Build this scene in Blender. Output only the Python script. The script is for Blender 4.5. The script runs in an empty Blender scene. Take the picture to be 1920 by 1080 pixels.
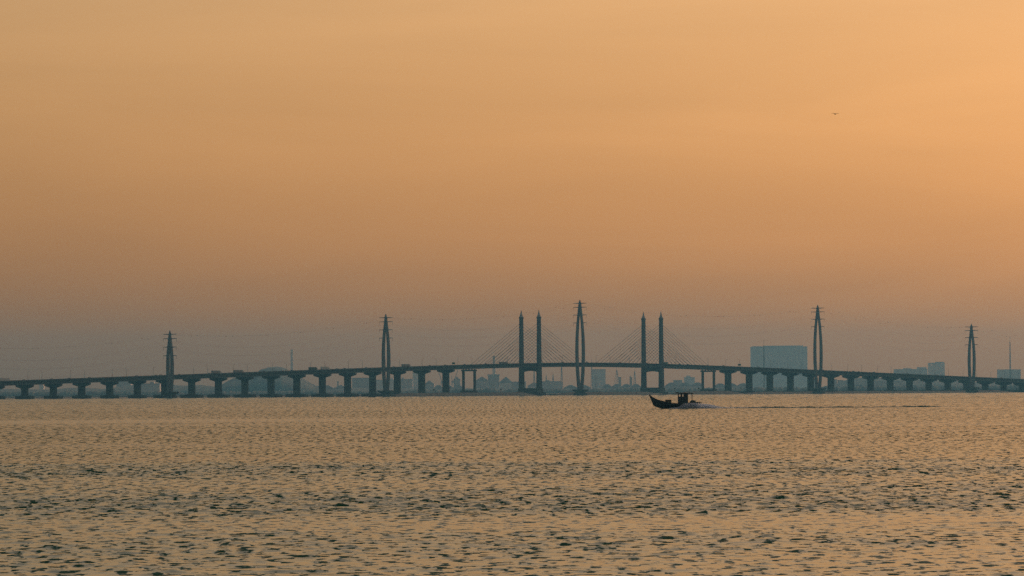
import bpy, bmesh, math, random
import numpy as np
from mathutils import Vector, Matrix

random.seed(7)
RNG = np.random.default_rng(11)
scene = bpy.context.scene
COL = scene.collection
R = math.radians

# ------------------------------------------------------------------ camera
CAM_H = 4.0
cam_d = bpy.data.cameras.new('camera')
cam = bpy.data.objects.new('camera', cam_d)
COL.objects.link(cam)
scene.camera = cam
cam_d.sensor_width = 36.0
cam_d.lens = 8673.0 / 1920.0 * 36.0
cam_d.clip_start = 0.5
cam_d.clip_end = 60000.0
PITCH = math.atan((735.7 - 540.0) / 8673.0)
cam.matrix_world = (Matrix.Translation((0, 0, CAM_H)) @ Matrix.Rotation(R(90) + PITCH, 4, 'X')
                    @ Matrix.Rotation(R(-0.344), 4, 'Z'))

# ------------------------------------------------------------------ sky, sun, exposure
SUN_AZ, SUN_EL = R(40.0), R(20.0)          # azimuth clockwise from +Y (the view direction)
world = bpy.data.worlds.new('World')
scene.world = world
world.use_nodes = True
nt = world.node_tree
for n in list(nt.nodes):
    nt.nodes.remove(n)
out = nt.nodes.new('ShaderNodeOutputWorld')
bg = nt.nodes.new('ShaderNodeBackground')
sky = nt.nodes.new('ShaderNodeTexSky')
sky.sky_type = 'NISHITA'
sky.sun_disc = False
sky.sun_elevation = SUN_EL
sky.sun_rotation = SUN_AZ
sky.altitude = 0
sky.air_density = 1.6
sky.dust_density = 2.6
sky.ozone_density = 1.0
tint = nt.nodes.new('ShaderNodeMix')
tint.data_type = 'RGBA'
tint.blend_type = 'MULTIPLY'
tint.inputs[0].default_value = 1.0
tint.inputs[7].default_value = (0.915, 0.61, 0.48, 1)
nt.links.new(sky.outputs[0], tint.inputs[6])
# faint uneven veils of haze across the whole sky
wtc = nt.nodes.new('ShaderNodeTexCoord')
wmp = nt.nodes.new('ShaderNodeMapping')
wmp.inputs['Scale'].default_value = (5.0, 5.0, 34.0)
wno = nt.nodes.new('ShaderNodeTexNoise')
wno.inputs['Scale'].default_value = 1.6
wno.inputs['Detail'].default_value = 5.0
wno.inputs['Roughness'].default_value = 0.55
wno.inputs['Distortion'].default_value = 0.6
wmr = nt.nodes.new('ShaderNodeMapRange')
wmr.inputs['From Min'].default_value = 0.25
wmr.inputs['From Max'].default_value = 0.75
wmr.inputs['To Min'].default_value = 0.94
wmr.inputs['To Max'].default_value = 1.06
veil = nt.nodes.new('ShaderNodeVectorMath'); veil.operation = 'SCALE'
nt.links.new(wtc.outputs['Generated'], wmp.inputs['Vector'])
nt.links.new(wmp.outputs['Vector'], wno.inputs['Vector'])
nt.links.new(wno.outputs['Fac'], wmr.inputs['Value'])
nt.links.new(tint.outputs[2], veil.inputs[0])
nt.links.new(wmr.outputs['Result'], veil.inputs['Scale'])
nt.links.new(veil.outputs['Vector'], bg.inputs[0])
bg.inputs[1].default_value = 0.1
nt.links.new(bg.outputs[0], out.inputs[0])

sun_d = bpy.data.lights.new('sun', 'SUN')
sun_d.energy = 1.0
sun_d.angle = R(10)
sun_d.color = (1.0, 0.78, 0.62)
sun = bpy.data.objects.new('sun', sun_d)
COL.objects.link(sun)
sd = Vector((math.sin(SUN_AZ) * math.cos(SUN_EL), math.cos(SUN_AZ) * math.cos(SUN_EL), math.sin(SUN_EL)))
sun.rotation_euler = sd.to_track_quat('Z', 'Y').to_euler()

vs = scene.view_settings
vs.view_transform = 'Standard'
vs.look = 'None'
vs.exposure = 0.0
vs.gamma = 1.0
vs.use_curve_mapping = False

scene.render.engine = 'CYCLES'
cy = scene.cycles
cy.use_denoising = False
cy.denoiser = 'OPENIMAGEDENOISE'
cy.max_bounces = 6
cy.volume_bounces = 0
cy.sample_clamp_indirect = 2.0
cy.sample_clamp_direct = 2.5
scene.render.filter_size = 1.2

# ------------------------------------------------------------------ helpers
F_PX, Y_HOR = 8673.0, 735.7
def at(px, py, dist):
    """ground position / height of something seen in that direction at that distance"""
    yh = Y_HOR - 0.006 * (px - 960.0)
    return (px - 960.0) / F_PX * dist, dist, CAM_H + (yh - py) * dist / F_PX

def mat(name, col, rough=0.8, var=0.25, scale=0.3, metal=0.0, bump=0.0):
    m = bpy.data.materials.new(name)
    m.use_nodes = True
    t = m.node_tree
    b = t.nodes['Principled BSDF']
    b.inputs['Roughness'].default_value = rough
    b.inputs['Metallic'].default_value = metal
    tc = t.nodes.new('ShaderNodeTexCoord')
    no = t.nodes.new('ShaderNodeTexNoise')
    no.inputs['Scale'].default_value = scale
    no.inputs['Detail'].default_value = 6
    no.inputs['Roughness'].default_value = 0.65
    t.links.new(tc.outputs['Object'], no.inputs['Vector'])
    cr = t.nodes.new('ShaderNodeValToRGB')
    cr.color_ramp.elements[0].position = 0.3
    cr.color_ramp.elements[1].position = 0.7
    cr.color_ramp.elements[0].color = [c * (1 - var) for c in col] + [1]
    cr.color_ramp.elements[1].color = [min(1, c * (1 + var)) for c in col] + [1]
    t.links.new(no.outputs['Fac'], cr.inputs['Fac'])
    t.links.new(cr.outputs['Color'], b.inputs['Base Color'])
    if bump:
        bp = t.nodes.new('ShaderNodeBump')
        bp.inputs['Strength'].default_value = bump
        t.links.new(no.outputs['Fac'], bp.inputs['Height'])
        t.links.new(bp.outputs['Normal'], b.inputs['Normal'])
    return m

M = dict(
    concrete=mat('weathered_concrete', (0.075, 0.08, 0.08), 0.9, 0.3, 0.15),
    pale_concrete=mat('pale_concrete', (0.30, 0.30, 0.29), 0.9, 0.2, 0.1),
    asphalt=mat('asphalt', (0.05, 0.05, 0.05), 0.95, 0.2, 0.5),
    steel=mat('galvanised_steel', (0.25, 0.26, 0.27), 0.5, 0.15, 1.0, 0.6),
    cable=mat('cable_sheath', (0.06, 0.06, 0.06), 0.7, 0.1, 1.0),
    pylon=mat('pylon_paint', (0.10, 0.115, 0.125), 0.7, 0.12, 0.1),
    wire=mat('aluminium_wire', (0.12, 0.12, 0.12), 0.6, 0.1, 1.0, 0.3),
    marker=mat('marker_ball_paint', (0.35, 0.08, 0.03), 0.6, 0.1, 1.0),
    glassy=mat('insulator_glaze', (0.10, 0.06, 0.05), 0.3, 0.1, 1.0),
    rock=mat('rubble_rock', (0.13, 0.125, 0.11), 0.95, 0.4, 0.6, 0, 0.4),
    tyre=mat('tyre_rubber', (0.02, 0.02, 0.02), 0.9, 0.1, 2.0),
    glass=mat('dark_glass', (0.02, 0.025, 0.03), 0.1, 0.05, 1.0),
    white=mat('white_paint', (0.62, 0.62, 0.60), 0.5, 0.08, 0.5),
    grey=mat('grey_paint', (0.25, 0.26, 0.27), 0.5, 0.1, 0.5),
    red=mat('red_paint', (0.35, 0.05, 0.04), 0.5, 0.1, 0.5),
    blue=mat('blue_paint', (0.05, 0.10, 0.25), 0.5, 0.1, 0.5),
    tarp=mat('tarpaulin', (0.08, 0.12, 0.10), 0.85, 0.3, 0.6),
    sign=mat('sign_green', (0.02, 0.12, 0.06), 0.6, 0.1, 0.5),
    hull=mat('boat_hull_paint', (0.012, 0.02, 0.032), 0.6, 0.3, 1.5),
    wood=mat('old_wood', (0.05, 0.04, 0.03), 0.85, 0.35, 2.0),
    crate=mat('ochre_crate', (0.10, 0.07, 0.02), 0.7, 0.2, 2.0),
    net=mat('fishing_net', (0.03, 0.05, 0.05), 0.95, 0.4, 6.0, 0, 0.6),
    feather=mat('bird_feather', (0.20, 0.14, 0.09), 0.9, 0.3, 8.0),
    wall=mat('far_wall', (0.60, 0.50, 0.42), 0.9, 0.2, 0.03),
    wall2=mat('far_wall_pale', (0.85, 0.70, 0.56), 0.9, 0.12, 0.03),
    roof=mat('far_roof', (0.42, 0.36, 0.32), 0.9, 0.2, 0.05),
    forest=mat('far_forest', (0.12, 0.10, 0.06), 0.95, 0.4, 0.02),
    mud=mat('wet_mud', (0.10, 0.09, 0.075), 0.85, 0.3, 0.02),
    land=mat('far_ground', (0.12, 0.11, 0.09), 0.95, 0.3, 0.01),
)

class MB:
    """collects shapes into one mesh"""
    def __init__(self):
        self.v, self.f = [], []
    def add(self, vs, fs):
        o = len(self.v)
        self.v += [tuple(p) for p in vs]
        self.f += [tuple(i + o for i in q) for q in fs]
        return self
    def box(self, c, d, taper=1.0):
        x, y, z = c
        a, b, h = d[0] / 2, d[1] / 2, d[2] / 2
        vs = [(x - a, y - b, z - h), (x + a, y - b, z - h), (x + a, y + b, z - h), (x - a, y + b, z - h)]
        a *= taper; b *= taper
        vs += [(x - a, y - b, z + h), (x + a, y - b, z + h), (x + a, y + b, z + h), (x - a, y + b, z + h)]
        return self.add(vs, [(3, 2, 1, 0), (4, 5, 6, 7), (0, 1, 5, 4), (1, 2, 6, 5), (2, 3, 7, 6), (3, 0, 4, 7)])
    def rings(self, rings, cap=True):
        """loft closed rings of equal length"""
        n = len(rings[0]); vs = [p for r in rings for p in r]; fs = []
        for k in range(len(rings) - 1):
            for i in range(n):
                j = (i + 1) % n
                fs.append((k * n + i, k * n + j, (k + 1) * n + j, (k + 1) * n + i))
        if cap:
            fs.append(tuple(reversed(range(n))))
            fs.append(tuple((len(rings) - 1) * n + i for i in range(n)))
        return self.add(vs, fs)
    def lathe(self, prof, c=(0, 0, 0), n=12):
        return self.rings([[(c[0] + r * math.cos(2 * math.pi * i / n), c[1] + r * math.sin(2 * math.pi * i / n), c[2] + z)
                            for i in range(n)] for r, z in prof])
    def tube(self, pts, r, n=6):
        pts = [Vector(p) for p in pts]
        rs = r if isinstance(r, (list, tuple)) else [r] * len(pts)
        rings = []
        for k, p in enumerate(pts):
            d = (pts[min(k + 1, len(pts) - 1)] - pts[max(k - 1, 0)]).normalized()
            u = d.cross(Vector((0, 0, 1)))
            if u.length < 1e-4:
                u = Vector((1, 0, 0))
            u.normalize(); w = u.cross(d)
            rings.append([p + (u * math.cos(2 * math.pi * i / n) + w * math.sin(2 * math.pi * i / n)) * rs[k] for i in range(n)])
        return self.rings(rings)
    def mesh(self, name, m, smooth=False):
        me = bpy.data.meshes.new(name)
        me.from_pydata(self.v, [], self.f)
        bm = bmesh.new(); bm.from_mesh(me)
        bmesh.ops.recalc_face_normals(bm, faces=bm.faces)
        bm.to_mesh(me); bm.free()
        me.materials.append(m)
        if smooth:
            me.polygons.foreach_set('use_smooth', [True] * len(me.polygons))
        return me
    def build(self, name, m, parent=None, loc=None, smooth=False):
        return link(name, self.mesh(name, m, smooth), parent, loc)

def link(name, data, parent=None, loc=None):
    o = bpy.data.objects.new(name, data)
    COL.objects.link(o)
    if parent:
        o.parent = parent
    if loc:
        o.location = loc
    return o

def thing(name, label, cat, loc=(0, 0, 0), rz=0.0, group=None):
    o = link(name, None, None, loc)
    o.rotation_euler = (0, 0, rz)
    return tag(o, label, cat, group)

def tag(o, label, cat, group=None):
    o['label'] = label; o['category'] = cat
    if group:
        o['group'] = group
    return o

def structure(o):
    o['kind'] = 'structure'
    return o

def stuff(o, label=None, cat=None):
    o['kind'] = 'stuff'
    if label:
        o['label'] = label; o['category'] = cat
    return o

def copy_tree(o, parent=None):
    c = o.copy()
    COL.objects.link(c)
    c.parent = parent
    for ch in [x for x in o.children]:
        copy_tree(ch, c)
    return c

ORD = ['first', 'second', 'third', 'fourth', 'fifth', 'sixth', 'seventh', 'eighth', 'ninth', 'tenth', 'eleventh',
       'twelfth', 'thirteenth', 'fourteenth', 'fifteenth', 'sixteenth', 'seventeenth', 'eighteenth', 'nineteenth', 'twentieth']
ORD += ['twenty-' + x for x in ORD[:9]] + ['thirtieth'] + ['thirty-' + x for x in ORD[:9]] + ['fortieth']

# ------------------------------------------------------------------ water: one sheet with real waves
CHOP = 0.165
RIP_A, RIP_B = 5.8, 0.0
def build_water():
    AP = -30.0                                        # apex of the polar grid, behind the camera
    def geo(a, b, n):
        return np.geomspace(a, b, n, endpoint=False)
    r = np.concatenate([geo(3, 112, 40), np.arange(112, 300, 0.165), geo(300, 800, 850), geo(800, 1600, 260), geo(1600, 17000, 160), [17000.0]])
    th_in = np.linspace(-0.121, 0.121, 580)
    th_out = np.geomspace(0.1225, 1.45, 26)
    th = np.concatenate([-th_out[::-1], th_in, th_out])
    Rr, Th = np.meshgrid(r, th, indexing='ij')
    X = Rr * np.sin(Th); Y = Rr * np.cos(Th) + AP
    dr = np.gradient(r)[:, None] * np.ones_like(Th)
    dt = (np.gradient(th)[None, :] * Rr)
    step = np.maximum(dr, dt)
    # calm slicks and rougher patches: large-scale modulation of the chop
    def lump(sx, sy, seed, n=14):
        g = np.random.default_rng(seed); a = np.zeros_like(X)
        for _ in range(n):
            kx, ky = g.normal(0, 1 / sx), g.normal(0, 1 / sy)
            a += np.sin(kx * X + ky * Y + g.uniform(0, 6.28))
        return a / math.sqrt(n / 2)
    mod = 0.92 + 0.15 * lump(60, 22, 1) + 0.16 * lump(22, 10, 4) + 0.12 * lump(7, 4, 2)
    warp = 18 * lump(160, 400, 3, 6)
    for y0, hw, x_lo, x_hi, dep in ((705, 70, -400, 10, .85), (372, 16, -200, 25, .6), (150, 11, -60, 80, .5), (560, 25, 40, 400, .5),
                                    (215, 9, -60, 10, .3), (116, 6, 2, 40, .35)):
        sx = 1 / (1 + np.exp(-(X - x_lo) / (0.03 * y0))) / (1 + np.exp((X - x_hi) / (0.03 * y0)))
        mod *= 1 - dep * sx * np.exp(-((Y - y0 - warp * y0 / 700) / hw) ** 2)
    mod = np.clip(mod, 0.10, 1.5)
    H = np.zeros_like(X); var_out = np.zeros_like(X); tot = np.zeros_like(X)
    g = np.random.default_rng(5)
    N = 110
    lam = np.geomspace(0.26, 3.0, N)
    slope = np.where(lam < 0.55, 1.0, (0.55 / lam) ** 1.35) * CHOP / math.sqrt(N / 2)
    X32, Y32 = X.astype(np.float32), Y.astype(np.float32)
    for L, s in zip(lam, slope):
        k = 2 * math.pi / L
        a = g.normal(0.10, 0.62 if L < 0.8 else 0.34)                          # wind roughly along the view
        ph = np.float32(k * math.sin(a)) * X32 + np.float32(k * math.cos(a)) * Y32 + np.float32(g.uniform(0, 6.28))
        w = np.clip((L / step - 2.0) / 1.5, 0, 1).astype(np.float32)
        A = s / k
        H += w * np.float32(A) * np.sin(ph)
        tot += w * w * (A * A * 0.5)
        var_out += (1 - w ** 2) * s * s * 0.5
    sg = np.sqrt(tot + 1e-9)
    q_ = 0.40
    H = sg * (np.exp(np.clip(q_ * H / sg, -3, 2.4)) - 1.08) / q_ * 0.95      # flat troughs, sharp crests
    H *= mod
    unresolved = np.sqrt(var_out) * mod                  # slope of the ripples finer than this mesh
    rough = np.sqrt(np.sqrt(0.0005 + (0.16 * unresolved) ** 2))
    ny, nx = X.shape
    co = np.stack([X, Y, H], -1).reshape(-1, 3).astype(np.float32)
    idx = np.arange(ny * nx).reshape(ny, nx)
    q = np.stack([idx[:-1, :-1], idx[:-1, 1:], idx[1:, 1:], idx[1:, :-1]], -1).reshape(-1, 4)[:, ::-1]
    me = bpy.data.meshes.new('water')
    me.vertices.add(len(co)); me.vertices.foreach_set('co', co.ravel())
    me.loops.add(q.size); me.loops.foreach_set('vertex_index', q.ravel().astype(np.int32))
    me.polygons.add(len(q))
    me.polygons.foreach_set('loop_start', np.arange(0, q.size, 4, dtype=np.int32))
    me.polygons.foreach_set('use_smooth', np.ones(len(q), dtype=bool))
    me.update(calc_edges=True)
    at_ = me.attributes.new('chop', 'FLOAT', 'POINT')
    at_.data.foreach_set('value', rough.ravel().astype(np.float32))
    at_ = me.attributes.new('ripple', 'FLOAT', 'POINT')
    at_.data.foreach_set('value', unresolved.ravel().astype(np.float32))
    me.materials.append(water_material())
    return structure(link('water', me))

def water_material(rough=None):
    m = bpy.data.materials.new('sea_water')
    m.use_nodes = True
    t = m.node_tree
    b = t.nodes['Principled BSDF']
    b.inputs['Base Color'].default_value = (0.007, 0.105, 0.050, 1)
    b.inputs['IOR'].default_value = 1.38
    b.inputs['Specular IOR Level'].default_value = 0.5
    if rough is None:
        a = t.nodes.new('ShaderNodeAttribute'); a.attribute_name = 'chop'
        t.links.new(a.outputs['Fac'], b.inputs['Roughness'])
    else:
        b.inputs['Roughness'].default_value = rough
    # ripples finer than the mesh: short crested facets leaning up the wind
    tc = t.nodes.new('ShaderNodeTexCoord')
    last = None
    def math_(op, x, y=None, z=None):
        n = t.nodes.new('ShaderNodeMath'); n.operation = op
        for k, v in enumerate((x, y, z)):
            if v is None:
                continue
            if isinstance(v, (int, float)):
                n.inputs[k].default_value = v
            else:
                t.links.new(v, n.inputs[k])
        return n.outputs[0]
    vl = t.nodes.new('ShaderNodeVectorMath'); vl.operation = 'LENGTH'
    t.links.new(tc.outputs['Object'], vl.inputs[0])
    dist = vl.outputs['Value']
    def ramp(v, a, b_):
        n = t.nodes.new('ShaderNodeMapRange'); n.interpolation_type = 'SMOOTHSTEP'
        n.inputs['From Min'].default_value = a; n.inputs['From Max'].default_value = b_
        t.links.new(v, n.inputs['Value'])
        return n.outputs['Result']
    # coarser octaves take over where the finer ones can no longer be told apart
    for sx, sy, r0, r1, r2, r3 in ((2.4, 1.15, -2, -1, 190, 330), (2.2, 0.42, 120, 230, 420, 700), (1.8, 0.13, 260, 480, 900, 1500),
                                   (1.3, 0.045, 600, 1100, 2200, 3500), (0.6, 0.012, 1500, 2600, 90000, 99000)):
        mp = t.nodes.new('ShaderNodeMapping')
        mp.inputs['Scale'].default_value = (sx, sy, 1)
        mp.inputs['Rotation'].default_value = (0, 0, 0.02)
        no = t.nodes.new('ShaderNodeTexNoise')
        no.inputs['Scale'].default_value = 1.0
        no.inputs['Detail'].default_value = 3.0
        no.inputs['Roughness'].default_value = 0.6
        t.links.new(tc.outputs['Object'], mp.inputs['Vector'])
        t.links.new(mp.outputs['Vector'], no.inputs['Vector'])
        w_ = math_('MULTIPLY', ramp(dist, r0, r1), math_('SUBTRACT', 1.0, ramp(dist, r2, r3)))
        v = math_('MULTIPLY', math_('SUBTRACT', no.outputs['Fac'], 0.5), w_)
        last = v if last is None else math_('ADD', last, v)
    lean = math_('ADD', math_('MULTIPLY', ramp(last, 0.015, 0.12), math_('MULTIPLY', math_('ADD', math_('MULTIPLY', ramp(dist, 180, 420), 0.45), 1.0), RIP_A)), RIP_B)
    if rough is None:
        a2 = t.nodes.new('ShaderNodeAttribute'); a2.attribute_name = 'ripple'
        lean = math_('MULTIPLY', lean, a2.outputs['Fac'])
    else:
        lean = math_('MULTIPLY', lean, 0.1)
    cx = t.nodes.new('ShaderNodeCombineXYZ')
    t.links.new(math_('MULTIPLY', lean, -1.0), cx.inputs['Y'])
    ge = t.nodes.new('ShaderNodeNewGeometry')
    ad = t.nodes.new('ShaderNodeVectorMath'); ad.operation = 'ADD'
    t.links.new(ge.outputs['Normal'], ad.inputs[0]); t.links.new(cx.outputs[0], ad.inputs[1])
    nm = t.nodes.new('ShaderNodeVectorMath'); nm.operation = 'NORMALIZE'
    t.links.new(ad.outputs[0], nm.inputs[0])
    t.links.new(nm.outputs[0], b.inputs['Normal'])
    return m

build_water()

# ------------------------------------------------------------------ bridge
BX, BY = (1109.0 - 960.0) / F_PX * 5603.0, 5603.0
CA, SA = 0.6864, 0.7272
PHI = math.atan2(SA, CA)
def bw(s, p, z=0.0):
    """bridge coordinates (along, towards the camera, up) to world"""
    return BX + s * CA + p * SA, BY + s * SA - p * CA, z

def ztop(s):
    L, Q, K = 42.75 + 0.0251 * s, 42.3 - 0.0289 * s, 4.6
    m = min(L, Q)
    return m - K * math.log(math.exp(-(L - m) / K) + math.exp(-(Q - m) / K)) + 0.0

bridge = thing('cable_stayed_bridge', 'long concrete bridge with four spired towers crossing the whole strait', 'bridge',
               (BX, BY, 0), PHI)
# local axes: x along, y away from the camera
SS = [-1420 + 20 * k for k in range(143)]
def extrude(name, prof, m, parent, ss=SS):
    b = MB()
    b.rings([[(s, y, ztop(s) + z) for y, z in prof] for s in ss])
    return b.build(name, m, parent)
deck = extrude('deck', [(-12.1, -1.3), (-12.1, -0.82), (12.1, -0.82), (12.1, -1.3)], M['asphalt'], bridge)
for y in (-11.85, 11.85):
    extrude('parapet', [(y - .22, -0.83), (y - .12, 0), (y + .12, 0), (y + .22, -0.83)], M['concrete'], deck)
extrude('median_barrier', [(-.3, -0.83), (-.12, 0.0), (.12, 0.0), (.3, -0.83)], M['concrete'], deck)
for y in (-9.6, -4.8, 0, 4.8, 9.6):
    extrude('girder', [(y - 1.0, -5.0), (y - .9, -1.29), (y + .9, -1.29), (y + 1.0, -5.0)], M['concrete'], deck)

pier_s = [-(254 + 40.4 * n) for n in range(21)] + [252.5 + 40.4 * n for n in range(21)]
head_b = MB()
head_b.rings([[(x, y, z) for y, z in ((-13.2, 0), (-13.2, -2.1), (-4.5, -4.1), (4.5, -4.1), (13.2, -2.1), (13.2, 0))] for x in (-1.5, 1.5)])
head_me = head_b.mesh('hammerhead', M['concrete'])
cap_small = MB().box((0, 0, 1.2), (6.0, 24.5, 4.0)).box((0, 0, 3.45), (4.4, 14.0, .5)).mesh('pile_cap', M['concrete'])
cap_big = MB().box((0, 0, 1.3), (8.0, 29.0, 4.2)).box((0, 0, 3.65), (5.4, 16.0, .5)).mesh('pile_cap', M['concrete'])
for s in pier_s:
    zt = ztop(s) - 5.003
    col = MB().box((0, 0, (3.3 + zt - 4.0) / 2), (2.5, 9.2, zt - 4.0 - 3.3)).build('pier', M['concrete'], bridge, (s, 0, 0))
    link('hammerhead', head_me, col, (0, 0, zt))
    link('pile_cap', cap_small if s < -700 else cap_big, col)

for s in (-214.8, 214.8):
    zt = ztop(s) - 5.0
    base = MB().box((0, 0, 2.7), (6.5, 22.5, 7.4)).box((0, 0, 1.0), (9.0, 27.0, 4.0)).build('portal_pier', M['concrete'], bridge, (s, 0, 0))
    for y in (-9.2, 9.2):
        MB().box((0, y, (6.4 + zt - 2.9) / 2), (2.3, 2.4, zt - 2.9 - 6.4)).build('column', M['concrete'], base)
    bm_ = MB().box((0, 0, zt - 1.85), (2.5, 23.5, 2.0))
    bm_.build('cap_beam', M['concrete'], base)
    for y in (-9.6, -4.8, 0, 4.8, 9.6):
        MB().box((0, y, zt - 0.425), (1.0, 1.2, 0.84)).build('bearing', M['steel'], base)
    MB().box((0, 0, zt + 0.9), (15.0, 20.8, 1.7)).build('span_diaphragm', M['concrete'], base)

for s in (-109.2, 110.4):
    zt = ztop(s) - 5.0
    base = MB().box((0, 0, 4.6), (8.5, 33.5, 8.6)).box((0, 0, 1.6), (13.0, 38.0, 4.6)).build('tower_base', M['concrete'], bridge, (s, 0, 0))
    for y in (-14.4, 14.4):
        leg = MB()
        def sq(h, z):
            return [(-h, y - h, z), (h, y - h, z), (h, y + h, z), (-h, y + h, z)]
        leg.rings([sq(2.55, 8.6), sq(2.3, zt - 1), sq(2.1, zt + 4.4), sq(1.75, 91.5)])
        lg = leg.build('tower_leg', M['concrete'], base)
        MB().rings([sq(1.76, 91.5), sq(2.1, 92.6), sq(2.1, 93.6), sq(1.65, 94.3)]).build('collar', M['concrete'], lg)
        MB().rings([sq(1.55, 94.28), sq(.8, 97.6), sq(.12, 102.3)]).build('spire', M['pale_concrete'], lg)
    prof = [(-12.4, zt - .1), (-12.4, zt - 5.8), (-10, zt - 5.0), (-4, zt - 4.3), (4, zt - 4.3), (10, zt - 5.0), (12.4, zt - 5.8), (12.4, zt - .1)]
    MB().rings([[(x, y, z) for y, z in prof] for x in (-2.0, 2.0)]).build('crossbeam', M['concrete'], base)
    for sgn in (-1, 1):
        for y in (-14.3, 14.3):
            for i in range(12):
                ds = 91.0 - 7.4 * i
                za = 86.5 - 3.55 * i
                se = s + sgn * ds
                yy = 12.2 if y > 0 else -12.2
                MB().tube([(s + sgn * 1.5, y, za), (se, yy, ztop(se) - 1.0)], 0.175, 5).build('cable', M['cable'], bridge)

# ------------------------------------------------------------------ lamp posts
def lamp_post():
    t = thing('lamp_post', '', 'lamp post')
    MB().tube([(0, 0, 0), (0, 0, 9.2)], [0.2, 0.13], 6).build('pole', M['steel'], t)
    arm = MB().tube([(0, 0, 9.1), (0, -.9, 9.7), (0, -2.2, 9.9)], 0.07, 5).build('arm', M['steel'], t)
    MB().box((0, -2.7, 9.9), (.4, 1.1, .18), .8).build('lamp_head', M['grey'], arm)
    return t
proto = lamp_post(); first = True
ls = [-886 + 60.4 * k for k in range(-2, 32)]
for side, p in (('near', 11.5), ('far', -11.5)):
    n = 0
    for s in ls:
        if abs(abs(s) - 110) < 6:
            continue
        o = proto if first else copy_tree(proto); first = False
        o.location = bw(s, p, ztop(s) - 0.82)
        o.rotation_euler = (0, 0, PHI + (math.pi if side == 'near' else 0))
        px = 960 + F_PX * o.location.x / o.location.y
        if px < 0:
            o['label'] = 'slim lamp post on the %s parapet, just past the left edge' % side if s > -950 else 'slim lamp post on the %s parapet, farther past the left edge' % side
        else:
            n += 1
            o['label'] = 'slim lamp post on the %s parapet, %s from the left edge' % (side, ORD[n - 1])
        o['group'] = 'lamp posts along the bridge deck'

# ------------------------------------------------------------------ road signs on the bridge
for s, p, lab in ((-252, 10.9, 'dark sign board on posts above the deck, left of the towers'),
                  (262, 10.9, 'dark sign board on posts above the deck, right of the towers')):
    t = thing('road_sign', lab, 'road sign', bw(s, p, ztop(s) - .82), PHI, 'sign boards on the bridge')
    for y in (-1.7, 1.7):
        MB().tube([(0, y, 0), (0, y, 4.2)], .1, 6).build('post', M['steel'], t)
    MB().box((-.16, 0, 3.1), (.12, 5.0, 2.2)).build('board', M['sign'], t)

# ------------------------------------------------------------------ traffic
wheel_me = None
def wheels(t, xs, y, r, parent=None):
    global wheel_me
    if wheel_me is None:
        b = MB(); b.rings([[(math.cos(a) * .5, w, math.sin(a) * .5) for a in [i * math.pi / 6 for i in range(12)]] for w in (-.15, .15)])
        wheel_me = b.mesh('wheel', M['tyre'])
    for x in xs:
        for yy in (-y, y):
            w = link('wheel', wheel_me, t, (x, yy, r))
            w.scale = (2 * r, 1, 2 * r)
def truck(label, s, p, m_box, L=10.5, Hh=3.9, direction=1):
    t = thing('lorry', label, 'lorry', bw(s, p, ztop(s) - .82), PHI + (0 if direction > 0 else math.pi), 'lorries on the bridge')
    MB().box((-.9, 0, .95), (L + 1.8, 1.1, .3)).build('chassis', M['tyre'], t)
    b = MB().box((-1.2, 0, (1.12 + Hh) / 2), (L, 2.5, Hh - 1.12)); b.build('cargo_box', m_box, t)
    cab = MB()
    x0 = L / 2 - 1.0
    cab.rings([[(x, y, z) for x, z in ((x0, .6), (x0 + 2.1, .6), (x0 + 2.1, 1.7), (x0 + 1.75, 2.9), (x0 + .3, 3.1), (x0, 2.9))] for y in (-1.2, 1.2)])
    c = cab.build('cab', M['white'], t)
    MB().rings([[(x, y, z) for x, z in ((x0 + 2.12, 1.75), (x0 + 1.81, 2.75), (x0 + 1.84, 2.75), (x0 + 2.15, 1.75))] for y in (-1.05, 1.05)]).build('windscreen', M['glass'], c)
    wheels(t, (x0 + 1.1, -L / 2 - .2, -L / 2 + 1.1), 1.05, .5)
    return t
TR = [(-934, 7, 'white', 11, 3.9, 'long box lorry near the left edge of the bridge'),
      (-628, 8, 'grey', 11, 4.0, 'tall box lorry right of the leftmost pylon, first of two'),
      (-594, 8, 'grey', 12, 3.8, 'long box lorry right of the leftmost pylon, second of two'),
      (-478, 8, 'tarp', 10.5, 4.1, 'left lorry of the close pair left of the second pylon'),
      (-459, 8, 'white', 10.5, 4.1, 'right lorry of the close pair left of the second pylon'),
      (-328, 8, 'grey', 11, 3.9, 'single box lorry just right of the second pylon'),
      (-164, 8, 'grey', 11, 3.1, 'low lorry just left of the left pair of towers'),
      (123, 8, 'tarp', 11, 3.0, 'low lorry just right of the right pair of towers')]
for s, p, mm, L, hh, lab in TR:
    truck(lab, s, p, M[mm], L, hh)
def car_proto():
    t = thing('car', '', 'car')
    body = MB()
    sec = ((-2.15, .35), (-2.2, .8), (-2.0, 1.0), (1.0, 1.02), (2.1, .8), (2.2, .4))
    body.rings([[(x, y, z) for x, z in sec] for y in (-.88, .88)])
    bo = body.build('body', M['grey'], t)
    gh = MB().rings([[(-1.9, y, 1.0), (-1.55, y * .86, 1.75), (.35, y * .86, 1.78), (1.15, y, 1.0)] for y in (-.82, .82)])
    gh.build('cabin', M['glass'], bo)
    wheels(t, (-1.35, 1.35), .8, .32)
    return t
carp = car_proto()
CARS = [-905, -868, -846, -812, -746, -720, -708, -683, -640, -552, -510, -442, -424, -392, -350, -285, -262, -232, -190, -60, -20, 46, 92,
        150, 172, 236, 300, 352, 430, 488, 506, 534, 600, 668, 742, 800]
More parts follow.
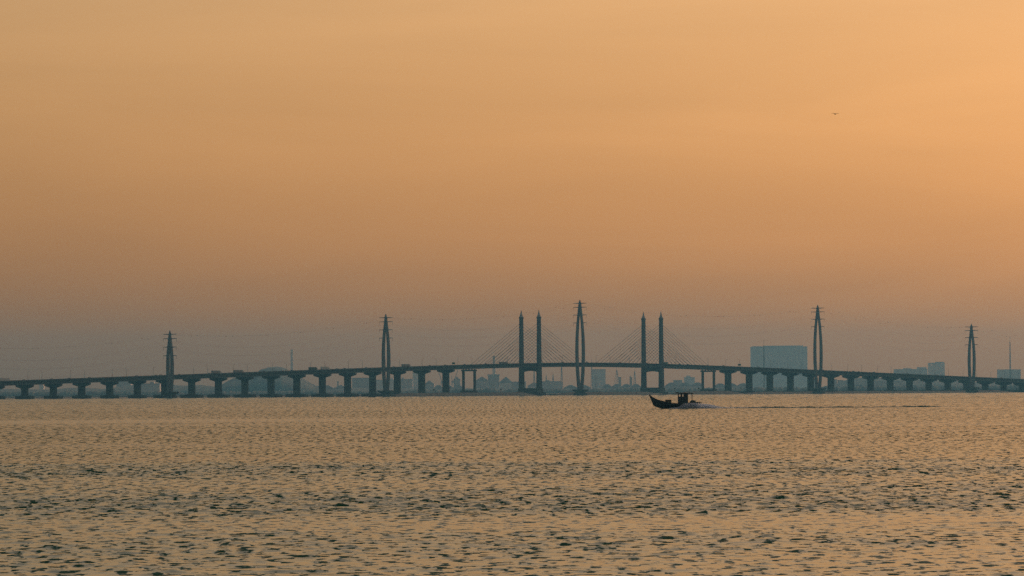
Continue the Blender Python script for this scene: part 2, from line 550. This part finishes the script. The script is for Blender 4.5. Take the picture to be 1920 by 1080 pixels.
for k, s in enumerate(CARS):
    o = carp if k == 0 else copy_tree(carp)
    p = (4.4, 7.2, 10.0)[k % 3]
    o.location = bw(s, p, ztop(s) - .82)
    o.rotation_euler = (0, 0, PHI)
    o['label'] = 'small car on the near carriageway of the bridge, %s from the left' % ORD[k]
    o['group'] = 'cars on the bridge'

# ------------------------------------------------------------------ power pylons beside the bridge
def interp(x, xs, ys):
    return float(np.interp(x, xs, ys))
PYL = [(-1065, 62, 'lens-shaped power pylon beyond the left edge of the view'),
       (-731.5, 74.1, 'leftmost power pylon in view, shortest, in front of the bridge'),
       (-398.2, 94.8, 'second power pylon from the left, in front of the bridge'),
       (-70.1, 114.4, 'tallest power pylon, in front of the main span between the towers'),
       (374.6, 112.7, 'tall power pylon right of the towers, above the fishing boat wake'),
       (690.6, 90.9, 'rightmost power pylon in view, near the right edge'),
       (1010, 72, 'lens-shaped power pylon beyond the right edge of the view')]
ARMS = (4.6, 9.4, 18.6, 28.0)
HALF = 10.6
def arm_pts(i):
    """attachment points (world) of pylon i: list of (level, side, point)"""
    s, H, _ = PYL[i]
    out_ = []
    for lv, d in enumerate(ARMS):
        for sd_ in (-1, 1):
            drop = 0.1 if lv == 0 else 3.4
            out_.append((lv, sd_, Vector(bw(s, 45 - sd_ * HALF, H - d - drop))))
    return out_
for i, (s, H, lab) in enumerate(PYL):
    t = thing('power_pylon', lab, 'pylon', bw(s, 45), PHI, 'power pylons beside the bridge')
    z0 = 7.0
    for sg in (-1, 1):
        rings = []
        for k in range(25):
            tt = k / 24
            z = z0 + tt * (H - 7.5 - z0)
            w = .0455 * H * interp(tt, [0, .1, .22, .38, .5, .65, .8, .92, 1.0], [.38, .62, .85, .99, 1.0, .9, .64, .33, .13]) * sg
            h = interp(tt, [0, .5, 1], [1.5, 1.46, 1.05])
            rings.append([(-h, w - h, z), (h, w - h, z), (h, w + h, z), (-h, w + h, z)])
        MB().rings(rings).build('leg', M['pylon'], t)
    hh = .0455 * H * .13 + 1.06
    MB().rings([[(-a, -b, z), (a, -b, z), (a, b, z), (-a, b, z)] for a, b, z in
                ((1.0, hh + .05, H - 10.5), (1.0, hh, H - 7.5), (.92, hh * .85, H - 4.6), (.5, hh * .45, H - 2), (.08, .08, H))]).build('spire_cap', M['pylon'], t)
    for lv, d in enumerate(ARMS):
        for sg in (-1, 1):
            tt = max(0, (H - d - z0) / (H - 7.5 - z0))
            w0 = .0455 * H * interp(tt, [0, .1, .22, .38, .5, .65, .8, .92, 1.0], [.38, .62, .85, .99, 1.0, .9, .64, .33, .13]) * .8
            a = MB().rings([[(-q, y, H - d - q2), (q, y, H - d - q2), (q, y, H - d + q3), (-q, y, H - d + q3)]
                            for y, q, q2, q3 in ((sg * w0, .5, .6, .5), (sg * HALF, .25, .1, .4))]).build('crossarm', M['pylon'], t)
            if lv:
                MB().lathe([(.1, 0), (.19, -.2), (.1, -.6), (.19, -1.0), (.1, -1.6), (.19, -2.2), (.1, -2.8), (.14, -3.3), (.06, -3.4)],
                           (0, sg * HALF, H - d), 7).build('insulator', M['glassy'], a)
    b = MB()
    def oct_(w, z):
        return [(w * math.cos(math.pi / 8 + j * math.pi / 4), w * math.sin(math.pi / 8 + j * math.pi / 4), z) for j in range(8)]
    b.rings([oct_(8.2, 4.4), oct_(10.6, 5.7), oct_(10.6, 7.0)])
    b.build('platform', M['concrete'], t)
    MB().rings([oct_(8.6, -1), oct_(8.6, 2.6), oct_(6.3, 2.65), oct_(6.3, 4.6)]).build('pile_cap', M['concrete'], t)
LV = ('top', 'second-level', 'third-level', 'lowest')
SPN = ('running off the left edge to the leftmost pylon', 'between the leftmost and second pylons', 'between the second and tallest pylons',
       'between the tallest pylon and the next right', 'between the two pylons on the right', 'running off the right edge from the last pylon')
ball_me = MB().lathe([(.04, -.4), (.28, -.29), (.4, 0), (.28, .29), (.04, .4)], n=10).mesh('marker_ball', M['marker'], True)
for i in range(len(PYL) - 1):
    for (lv, sd_, A), (_, _, B) in zip(arm_pts(i), arm_pts(i + 1)):
        sag = (9.0 if lv == 0 else 14.0) * ((B - A).length / 335.0) ** 1.3
        pts = []
        for k in range(33):
            u = k / 32
            q = A.lerp(B, u); q.z -= sag * 4 * u * (1 - u)
            pts.append(q - A)
        o = MB().tube(pts, 0.026 if lv else 0.022, 4).build('power_line', M['wire'], None, A)
        tag(o, '%s %s power line %s' % (LV[lv], 'near' if sd_ < 0 else 'far', SPN[i]), 'power line', 'power lines strung between the pylons')
        if lv == 0:
            for k in range(3, 30, 5):
                link('marker_ball', ball_me, o, pts[k + (1 if sd_ > 0 else 0)])

# ------------------------------------------------------------------ rubble mound and beacons round the main piers
def mound(name, label, s0, s1, p, hw, hz, seed):
    g = np.random.default_rng(seed)
    b = MB(); n = int((s1 - s0) / 4); rings = []
    zz = np.convolve(g.uniform(-1, 1, n + 9), np.ones(4) / 4, 'same')[4:4 + n + 1] + g.uniform(-.35, .35, n + 1)
    for k in range(n + 1):
        s = (s1 - s0) * (k / n - .5)
        e = min(1, min(k, n - k) / 6)
        t_ = hz * (.35 + .65 * e) + .55 * zz[k]
        y = [-hw, -hw * .62, -hw * .3, hw * .3, hw * .62, hw]
        z = [-1, t_ * .55 + g.uniform(-.3, .3), t_, t_ + g.uniform(-.3, .3), t_ * .5, -1]
        rings.append([(s + g.uniform(-1, 1), yy, q) for yy, q in zip(y, z)])
    b.rings(rings)
    o = b.build(name, M['rock'], None, bw((s0 + s1) / 2, p))
    o.rotation_euler = (0, 0, PHI)
    return tag(o, label, 'breakwater', 'rubble mounds along the bridge')
mound('rubble_mound', 'low rubble mound at the waterline left of the towers', -365, -128, 22, 9, 3.9, 1)
mound('rubble_mound', 'low rubble mound at the waterline under the main span', -96, 96, 24, 9, 3.7, 2)
mound('rubble_mound', 'low rubble mound at the waterline right of the towers', 128, 250, 22, 9, 3.9, 3)
mound('rubble_mound', 'long low rubble mound at the waterline towards the right edge', 258, 800, 22, 8, 2.6, 4)
BE = [(812, 'square-topped beacon post between bridge piers left of the towers'), (938, 'square-topped beacon post just left of the left pair of towers'),
      (1264, 'square-topped beacon post right behind the fishing boat roof'), (1309, 'square-topped beacon post beside the right portal pier'),
      (1388, 'square-topped beacon post between bridge piers right of the towers')]
for px, lab in BE:
    x, y, z = at(px, 731.3 - (0 if px < 1000 else 1.5), 5300 + (px - 812) * .8 + 190)
    t = thing('beacon', lab, 'beacon', (x, y, 0), 0.3, 'beacon posts by the bridge')
    MB().tube([(0, 0, -1), (0, 0, 7.0)], .28, 6).build('post', M['steel'], t)
    MB().box((0, 0, 7.6), (2.0, .5, 1.5)).build('board', M['wood'], t)
    MB().lathe([(.25, 8.3), (.25, 8.9), (.05, 9.1)], n=6).build('lantern', M['grey'], t)

# ------------------------------------------------------------------ far shore
def ridge(name, pts, dist, depth, m, seed, rough=1.0, nx=None):
    """a hill or wooded strip: crest given as (px, py) pairs"""
    g = np.random.default_rng(seed)
    px = np.arange(pts[0][0], pts[-1][0] + .1, 1.6)
    py = np.interp(px, [a for a, _ in pts], [b for _, b in pts])
    n = len(px)
    nz = np.convolve(g.normal(0, 1, n + 8), np.ones(3) / 3, 'same')[4:-4] * .7 + np.convolve(g.normal(0, 1, n + 8), np.ones(9) / 3, 'same')[4:-4] * .5
    b = MB(); rings = []
    for k in range(n):
        x, y, z = at(px[k], py[k], dist)
        z = max(1.5, z + rough * nz[k] * 1.2)
        rings.append([(x, dist - depth, -1), (x, dist - depth * .6, z * .55 + g.uniform(-.6, .6) * rough), (x, dist - depth * .2, z * .93 + g.uniform(-.6, .6) * rough),
                      (x, dist, z), (x, dist + depth * .5, z * .6), (x, dist + depth, -1)])
    b.rings(rings)
    return b.build(name, m, None, None, True)
structure(MB().box((0, 11800, 0.9), (9000, 9200, 1.8)).build('far_shore', M['land']))
fl = MB().rings([[(-1500, y, -1), (-1500, y, z), (1500, y, z), (1500, y, -1)]
                 for y, z in ((70, 0.05), (110, .55), (420, .6), (560, 0.05))]).build('mudflat', M['mud'], None, bw(0, 0))
fl.rotation_euler = (0, 0, PHI)
structure(fl)
structure(ridge('hills', [(-200, 730), (0, 729), (60, 730), (105, 730), (125, 727.5), (148, 726), (165, 727.5), (190, 729), (215, 727), (250, 722),
                          (300, 719), (320, 721), (350, 723), (380, 722), (400, 725), (415, 722), (425, 715), (438, 708), (460, 704), (478, 699), (490, 692),
                          (505, 688.5), (520, 688), (534, 690), (545, 697), (560, 704), (574, 713), (590, 722), (620, 726), (700, 728), (800, 729), (900, 728), (1000, 729)],
                11600, 320, M['forest'], 21, .5))
structure(ridge('hills', [(1530, 728), (1560, 720), (1590, 711), (1620, 707), (1660, 709), (1700, 711), (1760, 712), (1800, 714), (1850, 716), (1920, 717), (2100, 722)],
                12200, 320, M['forest'], 22, .5))
stuff(ridge('shore_trees', [(-150, 736), (60, 735), (200, 733), (330, 735), (500, 734), (700, 733), (820, 731), (860, 728), (905, 731), (918, 727), (935, 731), (1010, 730),
                            (1100, 729), (1200, 728), (1320, 727), (1400, 727), (1500, 726), (1600, 725), (1700, 724), (1920, 723), (2080, 723)], 9850, 40, M['forest'], 23, 1.3),
      'hazy dark line of trees along the far shore', 'trees')

def far_block(name, label, x0, x1, py, dist, m='wall', dep=60, roofs=(), cat='building', rz=0.0):
    xa, _, z = at(x0, py, dist); xb, _, _ = at(x1, py, dist)
    w = xb - xa
    t = thing(name, label, cat, ((xa + xb) / 2, dist, 0), rz, 'hazy buildings on the far shore')
    MB().box((0, 0, z / 2), (w, dep, z)).build('wall', M[m], t)
    r = MB()
    r.box((0, 0, z + .5), (w + 1.2, dep + 1.2, 1.0))
    ro = r.build('roof', M['roof'], t)
    for (fx, fw, fh) in roofs:
        MB().box((fx * w, 0, z + 1 + fh / 2), (fw * w, dep * .5, fh)).build('roof_block', M[m], ro)
    return t
def gable_shed(label, x0, x1, py, dist, m='wall', n=1, rise=.3):
    xa, _, z = at(x0, py, dist); xb, _, _ = at(x1, py, dist)
    w = xb - xa; ze = z * (1 - rise)
    t = thing('shed', label, 'building', ((xa + xb) / 2, dist, 0), 0, 'hazy buildings on the far shore')
    MB().box((0, 0, ze / 2), (w, 70, ze)).build('wall', M[m], t)
    for k in range(n):
        a = -w / 2 + k * w / n; c = a + w / n
        MB().rings([[(a - .3, y, ze), (c + .3, y, ze), ((a + c) / 2 + .04 * w, y, z), ((a + c) / 2 - .04 * w, y, z)] for y in (-36, 36)]).build('roof', M['roof'], t)
    return t
def chimney(label, px, py, dist, w0, w1, band=True):
    x, y, z = at(px, py, dist)
    t = thing('chimney', label, 'chimney', (x, y, 0), 0, 'chimneys on the far shore')
    MB().lathe([(w0 / 2, -1), ((w0 * .6 + w1 * .4) / 2, z * .5), (w1 / 2, z - 2)], n=14).build('stack', M['wall2'], t)
    MB().lathe([(w1 / 2 + .4, z - 2), (w1 / 2 + .4, z)], n=14).build('rim', M['wall'], t)
    return t
def mast(label, px, py, dist, w=3.0, name='lattice_mast'):
    x, y, z = at(px, py, dist)
    t = thing(name, label, 'mast', (x, y, 0), 0.4, 'masts on the far shore')
    for sx in (-1, 1):
        for sy in (-1, 1):
            MB().tube([(sx * w, sy * w, -1), (sx * .4, sy * .4, z * .9)], .38, 4).build('leg', M['steel'], t)
    b = MB(); n = 9
    for k in range(n):
        a0, a1 = k / n, (k + 1) / n
        wa, wb = w + (.4 - w) * a0, w + (.4 - w) * a1
        for sx in (-1, 1):
            b.tube([(-sx * wa, -wa, a0 * z * .9), (sx * wb, -wb, a1 * z * .9)], .22, 4)
            b.tube([(wa, -sx * wa, a0 * z * .9), (wb, sx * wb, a1 * z * .9)], .22, 4)
    b.build('bracing', M['steel'], t)
    MB().tube([(0, 0, z * .88), (0, 0, z)], .35, 5).build('top_pole', M['steel'], t)
    return t
def dock_crane(label, px, py, dist, lean=1, reach=.6):
    x, y, z = at(px, py, dist)
    t = thing('dock_crane', label, 'crane', (x, y, 0), 0, 'cranes on the far shore')
    hb = z * .45
    for sx in (-1, 1):
        MB().tube([(sx * 7, 0, -1), (sx * 3, 0, hb)], .9, 4).build('leg', M['steel'], t)
    MB().box((0, 0, hb + 3), (10, 8, 6)).build('cab', M['wall'], t)
    MB().tube([(lean * 2, 0, hb + 5), (lean * z * reach * .55, 0, z)], [.9, .5], 4).build('jib', M['steel'], t)
    MB().tube([(-lean * 3, 0, hb + 5), (-lean * 4, 0, hb + 18)], .6, 4).build('back_mast', M['steel'], t)
    return t

far_block('tower_block', 'pale hazy tower block between the second and third bridge piers on the left', 73, 82, 717, 12400, 'wall2', 25)
far_block('far_building', 'hazy block behind the bridge, left of the leftmost pylon', 219, 246, 713.5, 12000, 'wall', 50, ((-.2, .3, 4),))
far_block('far_building', 'low hazy block directly left of the leftmost pylon base', 262, 300, 720, 10800, 'wall', 50, ((.1, .2, 4),))
chimney('tall hazy chimney standing above the bridge deck left of the second pylon', 546.5, 655.5, 12300, 9.0, 6.2)
gable_shed('low hazy shed between piers under the lorry pair', 601, 652, 722.5, 11000, 'wall', 2)
far_block('far_building', 'slim hazy tower rising from low sheds left of the second pylon', 631, 634.5, 716, 11100, 'wall', 8)
far_block('far_building', 'wide flat hazy block left of the second pylon base', 660, 696, 709.3, 11800, 'wall', 60)
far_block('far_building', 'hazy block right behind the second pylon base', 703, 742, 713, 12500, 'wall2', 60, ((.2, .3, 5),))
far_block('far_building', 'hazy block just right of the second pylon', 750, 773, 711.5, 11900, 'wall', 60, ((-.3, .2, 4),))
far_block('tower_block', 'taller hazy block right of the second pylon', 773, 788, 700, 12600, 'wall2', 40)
gable_shed('hazy gabled shed left of the left portal pier', 796, 813, 713.5, 11500, 'wall', 1, .25)
gable_shed('low hazy shed behind the left portal pier', 812, 868, 722, 10800, 'wall', 3, .3)
dock_crane('hazy leaning crane left of the left portal pier', 829, 694, 11300, -1, .35)
dock_crane('hazy leaning crane inside the left portal pier', 849, 692, 11500, 1, .35)
far_block('far_building', 'hazy block seen through the left portal pier', 850, 862, 711, 11600, 'wall', 40, ((0, .4, 5),))
gable_shed('hazy shed right of the left portal pier', 892, 914, 706.5, 11800, 'wall', 1, .2)
far_block('far_building', 'hazy plant building under the chimney left of the towers', 914, 935, 705, 11300, 'wall', 50, ((0, 1.12, 3),))
chimney('hazy chimney left of the left pair of towers', 925.5, 668, 12000, 10, 6.5)
gable_shed('hazy domed shed just left of the left pair of towers', 934, 961, 707, 11700, 'wall2', 1, .35)
far_block('far_building', 'low hazy block left beside the left tower base', 958, 985, 716.5, 11300, 'wall', 50)
mast('hazy mast seen between the left pair of tower legs', 1000.5, 691, 11600, 3.5)
gable_shed('low hazy shed seen between the left pair of tower legs', 988, 1012, 717, 11400)
far_block('far_building', 'long low hazy block under the main span left of the tallest pylon', 1014, 1053, 715.8, 11200, 'wall', 60, ((-.2, .2, 3),))
mast('thin hazy mast under the main span, nearest the left towers', 1023, 701, 11800, 2.5)
mast('thin hazy mast under the main span, middle of three', 1036, 698, 11800, 2.5)
mast('thin hazy mast under the main span, nearest the tallest pylon', 1052, 676, 11400, 3.0)
gable_shed('low hazy shed behind the tallest pylon base', 1056, 1106, 722, 11000, 'wall', 2)
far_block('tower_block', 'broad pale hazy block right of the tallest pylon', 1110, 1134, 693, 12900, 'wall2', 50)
mast('thin hazy mast right beside the tallest pylon', 1108.5, 672, 11900, 2.5)
far_block('far_building', 'slim hazy tower in front of the broad pale block', 1114.5, 1117.5, 709, 11000, 'wall', 8, ((0, .5, 5),))
gable_shed('long low hazy shed left of the right pair of towers', 1128, 1200, 720.5, 11000, 'wall', 4)
mast('wide-footed hazy lattice tower under the main span', 1155.5, 689, 11700, 9.0)
far_block('far_building', 'slim dark hazy tower under the main span, left of two', 1159, 1163.5, 708, 10600, 'wall', 9)
far_block('far_building', 'slim dark hazy tower under the main span, right of two', 1179.5, 1184, 708.5, 10600, 'wall', 9, ((-.2, .5, 4),))
mast('hazy lattice mast left of the right pair of towers', 1189, 692, 11900, 4)
gable_shed('low hazy shed right of the right pair of towers', 1246, 1318, 717.5, 11300, 'wall', 3)
far_block('far_building', 'hazy block above the fishing boat', 1262, 1277, 713.5, 11800, 'wall', 50)
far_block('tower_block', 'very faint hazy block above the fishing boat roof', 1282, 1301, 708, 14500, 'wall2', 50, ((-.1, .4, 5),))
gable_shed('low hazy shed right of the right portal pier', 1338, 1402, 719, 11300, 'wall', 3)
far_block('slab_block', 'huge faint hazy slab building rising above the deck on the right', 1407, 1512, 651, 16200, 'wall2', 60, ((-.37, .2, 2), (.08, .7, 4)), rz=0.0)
mast('tall hazy mast in front of the huge faint slab building', 1431.5, 638, 10500, 1.6)
far_block('far_building', 'hazy building left of the pylon on the right', 1515, 1531, 711.5, 12300, 'wall', 50)
far_block('far_building', 'hazy block between piers right of the tall right pylon, left of two', 1553, 1567, 712, 11700, 'wall', 40)
far_block('far_building', 'hazy block between piers right of the tall right pylon, right of two', 1570, 1579, 713.5, 11900, 'wall', 40)
far_block('far_building', 'low long hazy block under the deck between the two right pylons', 1618, 1690, 716, 11200, 'wall', 60, ((.2, .2, 4),))
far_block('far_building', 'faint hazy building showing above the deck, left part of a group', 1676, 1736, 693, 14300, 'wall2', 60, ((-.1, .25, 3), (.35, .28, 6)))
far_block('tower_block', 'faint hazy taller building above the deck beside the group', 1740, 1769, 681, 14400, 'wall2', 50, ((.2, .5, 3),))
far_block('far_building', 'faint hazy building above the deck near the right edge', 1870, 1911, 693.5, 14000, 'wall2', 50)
mast('tall hazy mast near the right edge of the view', 1893, 631, 11500, 1.8)

# ------------------------------------------------------------------ fishing boat
BTX, BTY = (1216.5 - 960) / F_PX * 1081.0, 1081.0
boat = thing('fishing_boat', 'dark wooden fishing boat with raised bow and roofed wheelhouse speeding left', 'boat', (BTX, BTY, 0), 0.03)
U = [0.0, .35, .85, 1.5, 2.2, 3.6, 5.1, 6.7, 8.2, 9.6, 10.8, 11.3]
SH = [3.15, 3.02, 2.62, 2.3, 2.02, 1.65, 1.32, 1.22, 1.28, 1.38, 1.45, 1.45]       # sheer
KE = [2.85, 2.05, .80, .38, .14, -.12, -.25, -.32, -.35, -.35, -.33, -.3]           # keel
BM = [.04, .22, .48, .78, 1.02, 1.35, 1.5, 1.52, 1.5, 1.45, 1.35, 1.28]             # half beam
rings = []
for u, sh, ke, b_ in zip(U, SH, KE, BM):
    mid = ke + (sh - ke) * .42
    rings.append([(u, -b_, sh), (u, -b_ * .93, mid + (sh - mid) * .45), (u, -b_ * .72, mid * .7 + ke * .3), (u, -b_ * .25, ke + .04), (u, 0, ke),
                  (u, b_ * .25, ke + .04), (u, b_ * .72, mid * .7 + ke * .3), (u, b_ * .93, mid + (sh - mid) * .45), (u, b_, sh), (u, b_ * .86, sh - .03),
                  (u, b_ * .84, max(ke + .1, sh - .35)), (u, -b_ * .84, max(ke + .1, sh - .35)), (u, -b_ * .86, sh - .03)])
hull = MB().rings(rings).build('hull', M['hull'], boat)
for sg in (-1, 1):
    MB().tube([(u, sg * (b_ + .03), sh - .12) for u, sh, b_ in zip(U, SH, BM)], .05, 5).build('rub_rail', M['wood'], hull)
MB().rings([[(-.06, -.1, 2.9), (-.06, .1, 2.9), (.3, .1, 2.9), (.3, -.1, 2.9)], [(-.12, -.09, 3.3), (-.12, .09, 3.3), (.22, .09, 3.25), (.22, -.09, 3.25)]]).build('stem_post', M['wood'], hull)
MB().box((11.4, 0, 1.42), (1.5, 2.1, .16)).build('stern_platform', M['wood'], hull)
MB().tube([(11.7, .2, 1.36), (11.9, .2, .5), (12.0, .2, -.4)], .09, 6).build('rudder_shaft', M['steel'], hull)
wh = MB()
W = 1.02
wh.box((7.82, 0, 1.94), (2.3, 2 * W, 1.66))
wh.box((8.48, 0, 3.09), (.96, 2 * W - .01, .66))
wh.box((7.47, -W + .06, 3.09), (.3, .12, .66)).box((7.47, W - .06, 3.09), (.3, .12, .66))                               # lower walls
wheelhouse = wh.build('wheelhouse', M['hull'], boat)
for x in (6.76,):                                          # corner posts and mullions
    for y in (-W + .05, W - .05):
        MB().box((x, y, 3.09), (.14, .1, .66)).build('window_post', M['wood'], wheelhouse)
MB().box((7.85, 0, 3.42), (2.3, 2 * W + .02, .1)).build('head_beam', M['wood'], wheelhouse)
MB().rings([[(x, -1.25, z), (x, 1.25, z), (x, 1.2, z + .2), (x, -1.2, z + .2)] for x, z in ((6.15, 3.62), (7.2, 3.5), (8.6, 3.47), (10.2, 3.44))]).build('roof', M['wood'], wheelhouse)
MB().tube([(9.25, 0, 3.5), (9.35, 0, 4.35)], .05, 5).build('mast', M['steel'], wheelhouse)
MB().tube([(9.95, -1.1, 1.4), (9.95, -1.1, 3.5)], .05, 5).build('awning_post', M['wood'], wheelhouse)
MB().tube([(9.95, 1.1, 1.4), (9.95, 1.1, 3.5)], .05, 5).build('awning_post', M['wood'], wheelhouse)
MB().lathe([(.3, 3.6), (.32, 3.72), (.2, 3.86), (.05, 3.92)], (8.3, 0, 0), 10).build('roof_lamp', M['grey'], wheelhouse)
tb = thing('storage_crate', 'ochre lidded crate standing on the fishing boat foredeck', 'crate', (BTX, BTY, 0), 0.03)
MB().box((4.4, 0, 1.62), (1.38, 1.1, .72)).build('crate_body', M['crate'], tb)
MB().box((4.4, 0, 2.03), (1.52, 1.2, .12)).build('lid', M['crate'], tb)
nb = MB(); g = random.Random(3)
nb.lathe([(.75, 0), (.78, .15), (.62, .36), (.35, .5), (.06, .56)], n=12)
nb.v = [(x + g.uniform(-.06, .06), y + g.uniform(-.06, .06), z + g.uniform(-.04, .04)) for x, y, z in nb.v]
heap = nb.build('net_heap', M['net'], None, (BTX + 10.15, BTY + .3, 1.36), True)
tag(heap, 'dark heap of fishing net on the fishing boat stern', 'fishing net')

# spray thrown up round the stern, and the low wake behind
gs = np.random.default_rng(9)
spray = MB()
wm = bpy.data.materials.new('spray_water'); wm.use_nodes = True
wt = wm.node_tree
for n in list(wt.nodes):
    if n.type != 'OUTPUT_MATERIAL':
        wt.nodes.remove(n)
df = wt.nodes.new('ShaderNodeBsdfDiffuse'); df.inputs['Color'].default_value = (.8, .85, .9, 1)
tl = wt.nodes.new('ShaderNodeBsdfTranslucent'); tl.inputs['Color'].default_value = (.82, .88, .97, 1)
mx = wt.nodes.new('ShaderNodeMixShader'); mx.inputs[0].default_value = .65
wt.links.new(df.outputs[0], mx.inputs[1]); wt.links.new(tl.outputs[0], mx.inputs[2])
wt.links.new(mx.outputs[0], wt.nodes['Material Output'].inputs['Surface'])
def fleck(c, r):
    a = gs.uniform(0, 6.28)
    vs = [(c[0] + r * math.cos(a + k * 2.094), c[1] + r * math.sin(a + k * 2.094), c[2] - r * .5) for k in range(3)] + [(c[0], c[1], c[2] + r)]
    spray.add(vs, [(0, 2, 1), (0, 1, 3), (1, 2, 3), (2, 0, 3)])
for _ in range(56000):
    u = gs.uniform(0, 1) ** .9
    x = 4.5 + u * 12.5
    top = np.interp(x, [4.5, 6.5, 8.0, 10, 12, 14, 17], [.12, .35, 1.2, 1.4, 1.25, 1.0, .2])
    z = top * gs.beta(1.1, 1.9) if x > 7 else top * gs.beta(1, 3)
    y = gs.choice([-1, 1]) * (1.5 + abs(gs.normal(0, .45))) if x < 11.3 else gs.normal(0, 1.5)
    fleck((x, y, z), gs.uniform(.016, .05))
for _ in range(4500):
    x = 16 + gs.exponential(7.0)
    if x < 62:
        fleck((x, .3 * math.sin(x * .3) - .02 * (x - 13) + gs.normal(-.5, .55), abs(gs.normal(.06, .09)) + .02), gs.uniform(.012, .04))
sp = spray.build('spray', wm, None, (BTX, BTY, 0))
stuff(sp, 'pale spray thrown up behind the fishing boat', 'spray')
wk = MB(); rings = []
for k in range(240):
    x = 13 + k * .245
    h = .36 * np.interp(x, [13, 19, 22, 30, 66, 72], [.9, .7, 1.1, .8, .75, 0.05]) * (1 + .12 * gs.normal())
    h = max(.03, h)
    yo = .3 * math.sin(x * .3) - .02 * (x - 13)
    br = .55 + .45 * math.sin(x * .55 + 2 * math.sin(x * .17)) + .25 * math.sin(x * 1.9)
    h = max(.02, h * (.6 + .55 * max(0, br)))
    rings.append([(x, yo - 1.5, -.12), (x, yo - .5, h * .25), (x, yo - .15, h * .9), (x, yo + .1, h), (x, yo + .6, h * .5), (x, yo + 1.6, -.12)])
wk.rings(rings)
wko = wk.build('wake', water_material(.16), None, (BTX, BTY, 0), True)
stuff(wko, 'dark thin wake trailing right behind the fishing boat', 'wake')

# small skiff by the bridge
x, y, z = at(696.5, 744.6, 4560)
sk = thing('skiff', 'tiny dark skiff on the water below the second pylon', 'boat', (x, y, 0), 0.15)
rings = []
for u, b_, sh in ((-3.4, .1, 1.2), (-2.6, .6, .8), (0, .95, .6), (2.4, .85, .62), (3.2, .7, .75)):
    rings.append([(u, -b_, sh), (u, -b_ * .6, -.15), (u, b_ * .6, -.15), (u, b_, sh), (u, b_ * .8, sh - .25), (u, -b_ * .8, sh - .25)])
MB().rings(rings).build('hull', M['hull'], sk)
MB().rings([[(x_, -.8, .5), (x_, -.8, 1.3), (x_, 0, 1.65), (x_, .8, 1.3), (x_, .8, .5)] for x_ in (-.6, 1.6)]).build('canopy', M['tarp'], sk)
MB().box((3.3, 0, .8), (.4, .4, .8)).build('outboard_motor', M['grey'], sk)

# gliding bird
x, y, z = at(1569, 213.5, 700)
bd = thing('bird', 'dark bird gliding high in the orange sky on the right', 'bird', (x, y, z), 0.2)
bmB = MB()
bmB.lathe([(.005, -.28), (.035, -.24), (.05, -.17), (.085, 0), (.07, .14), (.03, .25), (.055, .34), (.01, .36)], n=10)
bmB.v = [(xx, zz, yy) for xx, yy, zz in bmB.v]                                # lie along y
bmB.build('body', M['feather'], bd, None, True)
for sg in (-1, 1):
    sec = [(.03, .03, .10, -.12, .03), (.22, .10, .11, -.12, .022), (.42, .13, .06, -.14, .016), (.60, .10, -.02, -.15, .01)]
    MB().rings([[(sg * X_, -lead, z_ + th), (sg * X_, -trail, z_), (sg * X_, -(lead + trail) / 2, z_ - th)] for X_, z_, lead, trail, th in sec]).build('wing', M['feather'], bd)
MB().rings([[(-.03, .22, .01), (.03, .22, .01), (.03, .22, -.01), (-.03, .22, -.01)], [(-.1, .42, .006), (.1, .42, .006), (.1, .42, -.006), (-.1, .42, -.006)]]).build('tail', M['feather'], bd)

# ------------------------------------------------------------------ haze: one even box of air round everything
hz = MB().box((0, 8260, 109), (35400, 17700, 222))
hm = bpy.data.materials.new('haze'); hm.use_nodes = True
hn = hm.node_tree
for n in list(hn.nodes):
    if n.type != 'OUTPUT_MATERIAL':
        hn.nodes.remove(n)
pv = hn.nodes.new('ShaderNodeVolumePrincipled')
pv.inputs['Color'].default_value = (0.17, 0.58, 0.95, 1)
pv.inputs['Density'].default_value = 5.0e-5
pv.inputs['Anisotropy'].default_value = 0.4
hn.links.new(pv.outputs['Volume'], hn.nodes['Material Output'].inputs['Volume'])
stuff(hz.build('haze', hm), 'thin evening haze over the strait', 'haze')
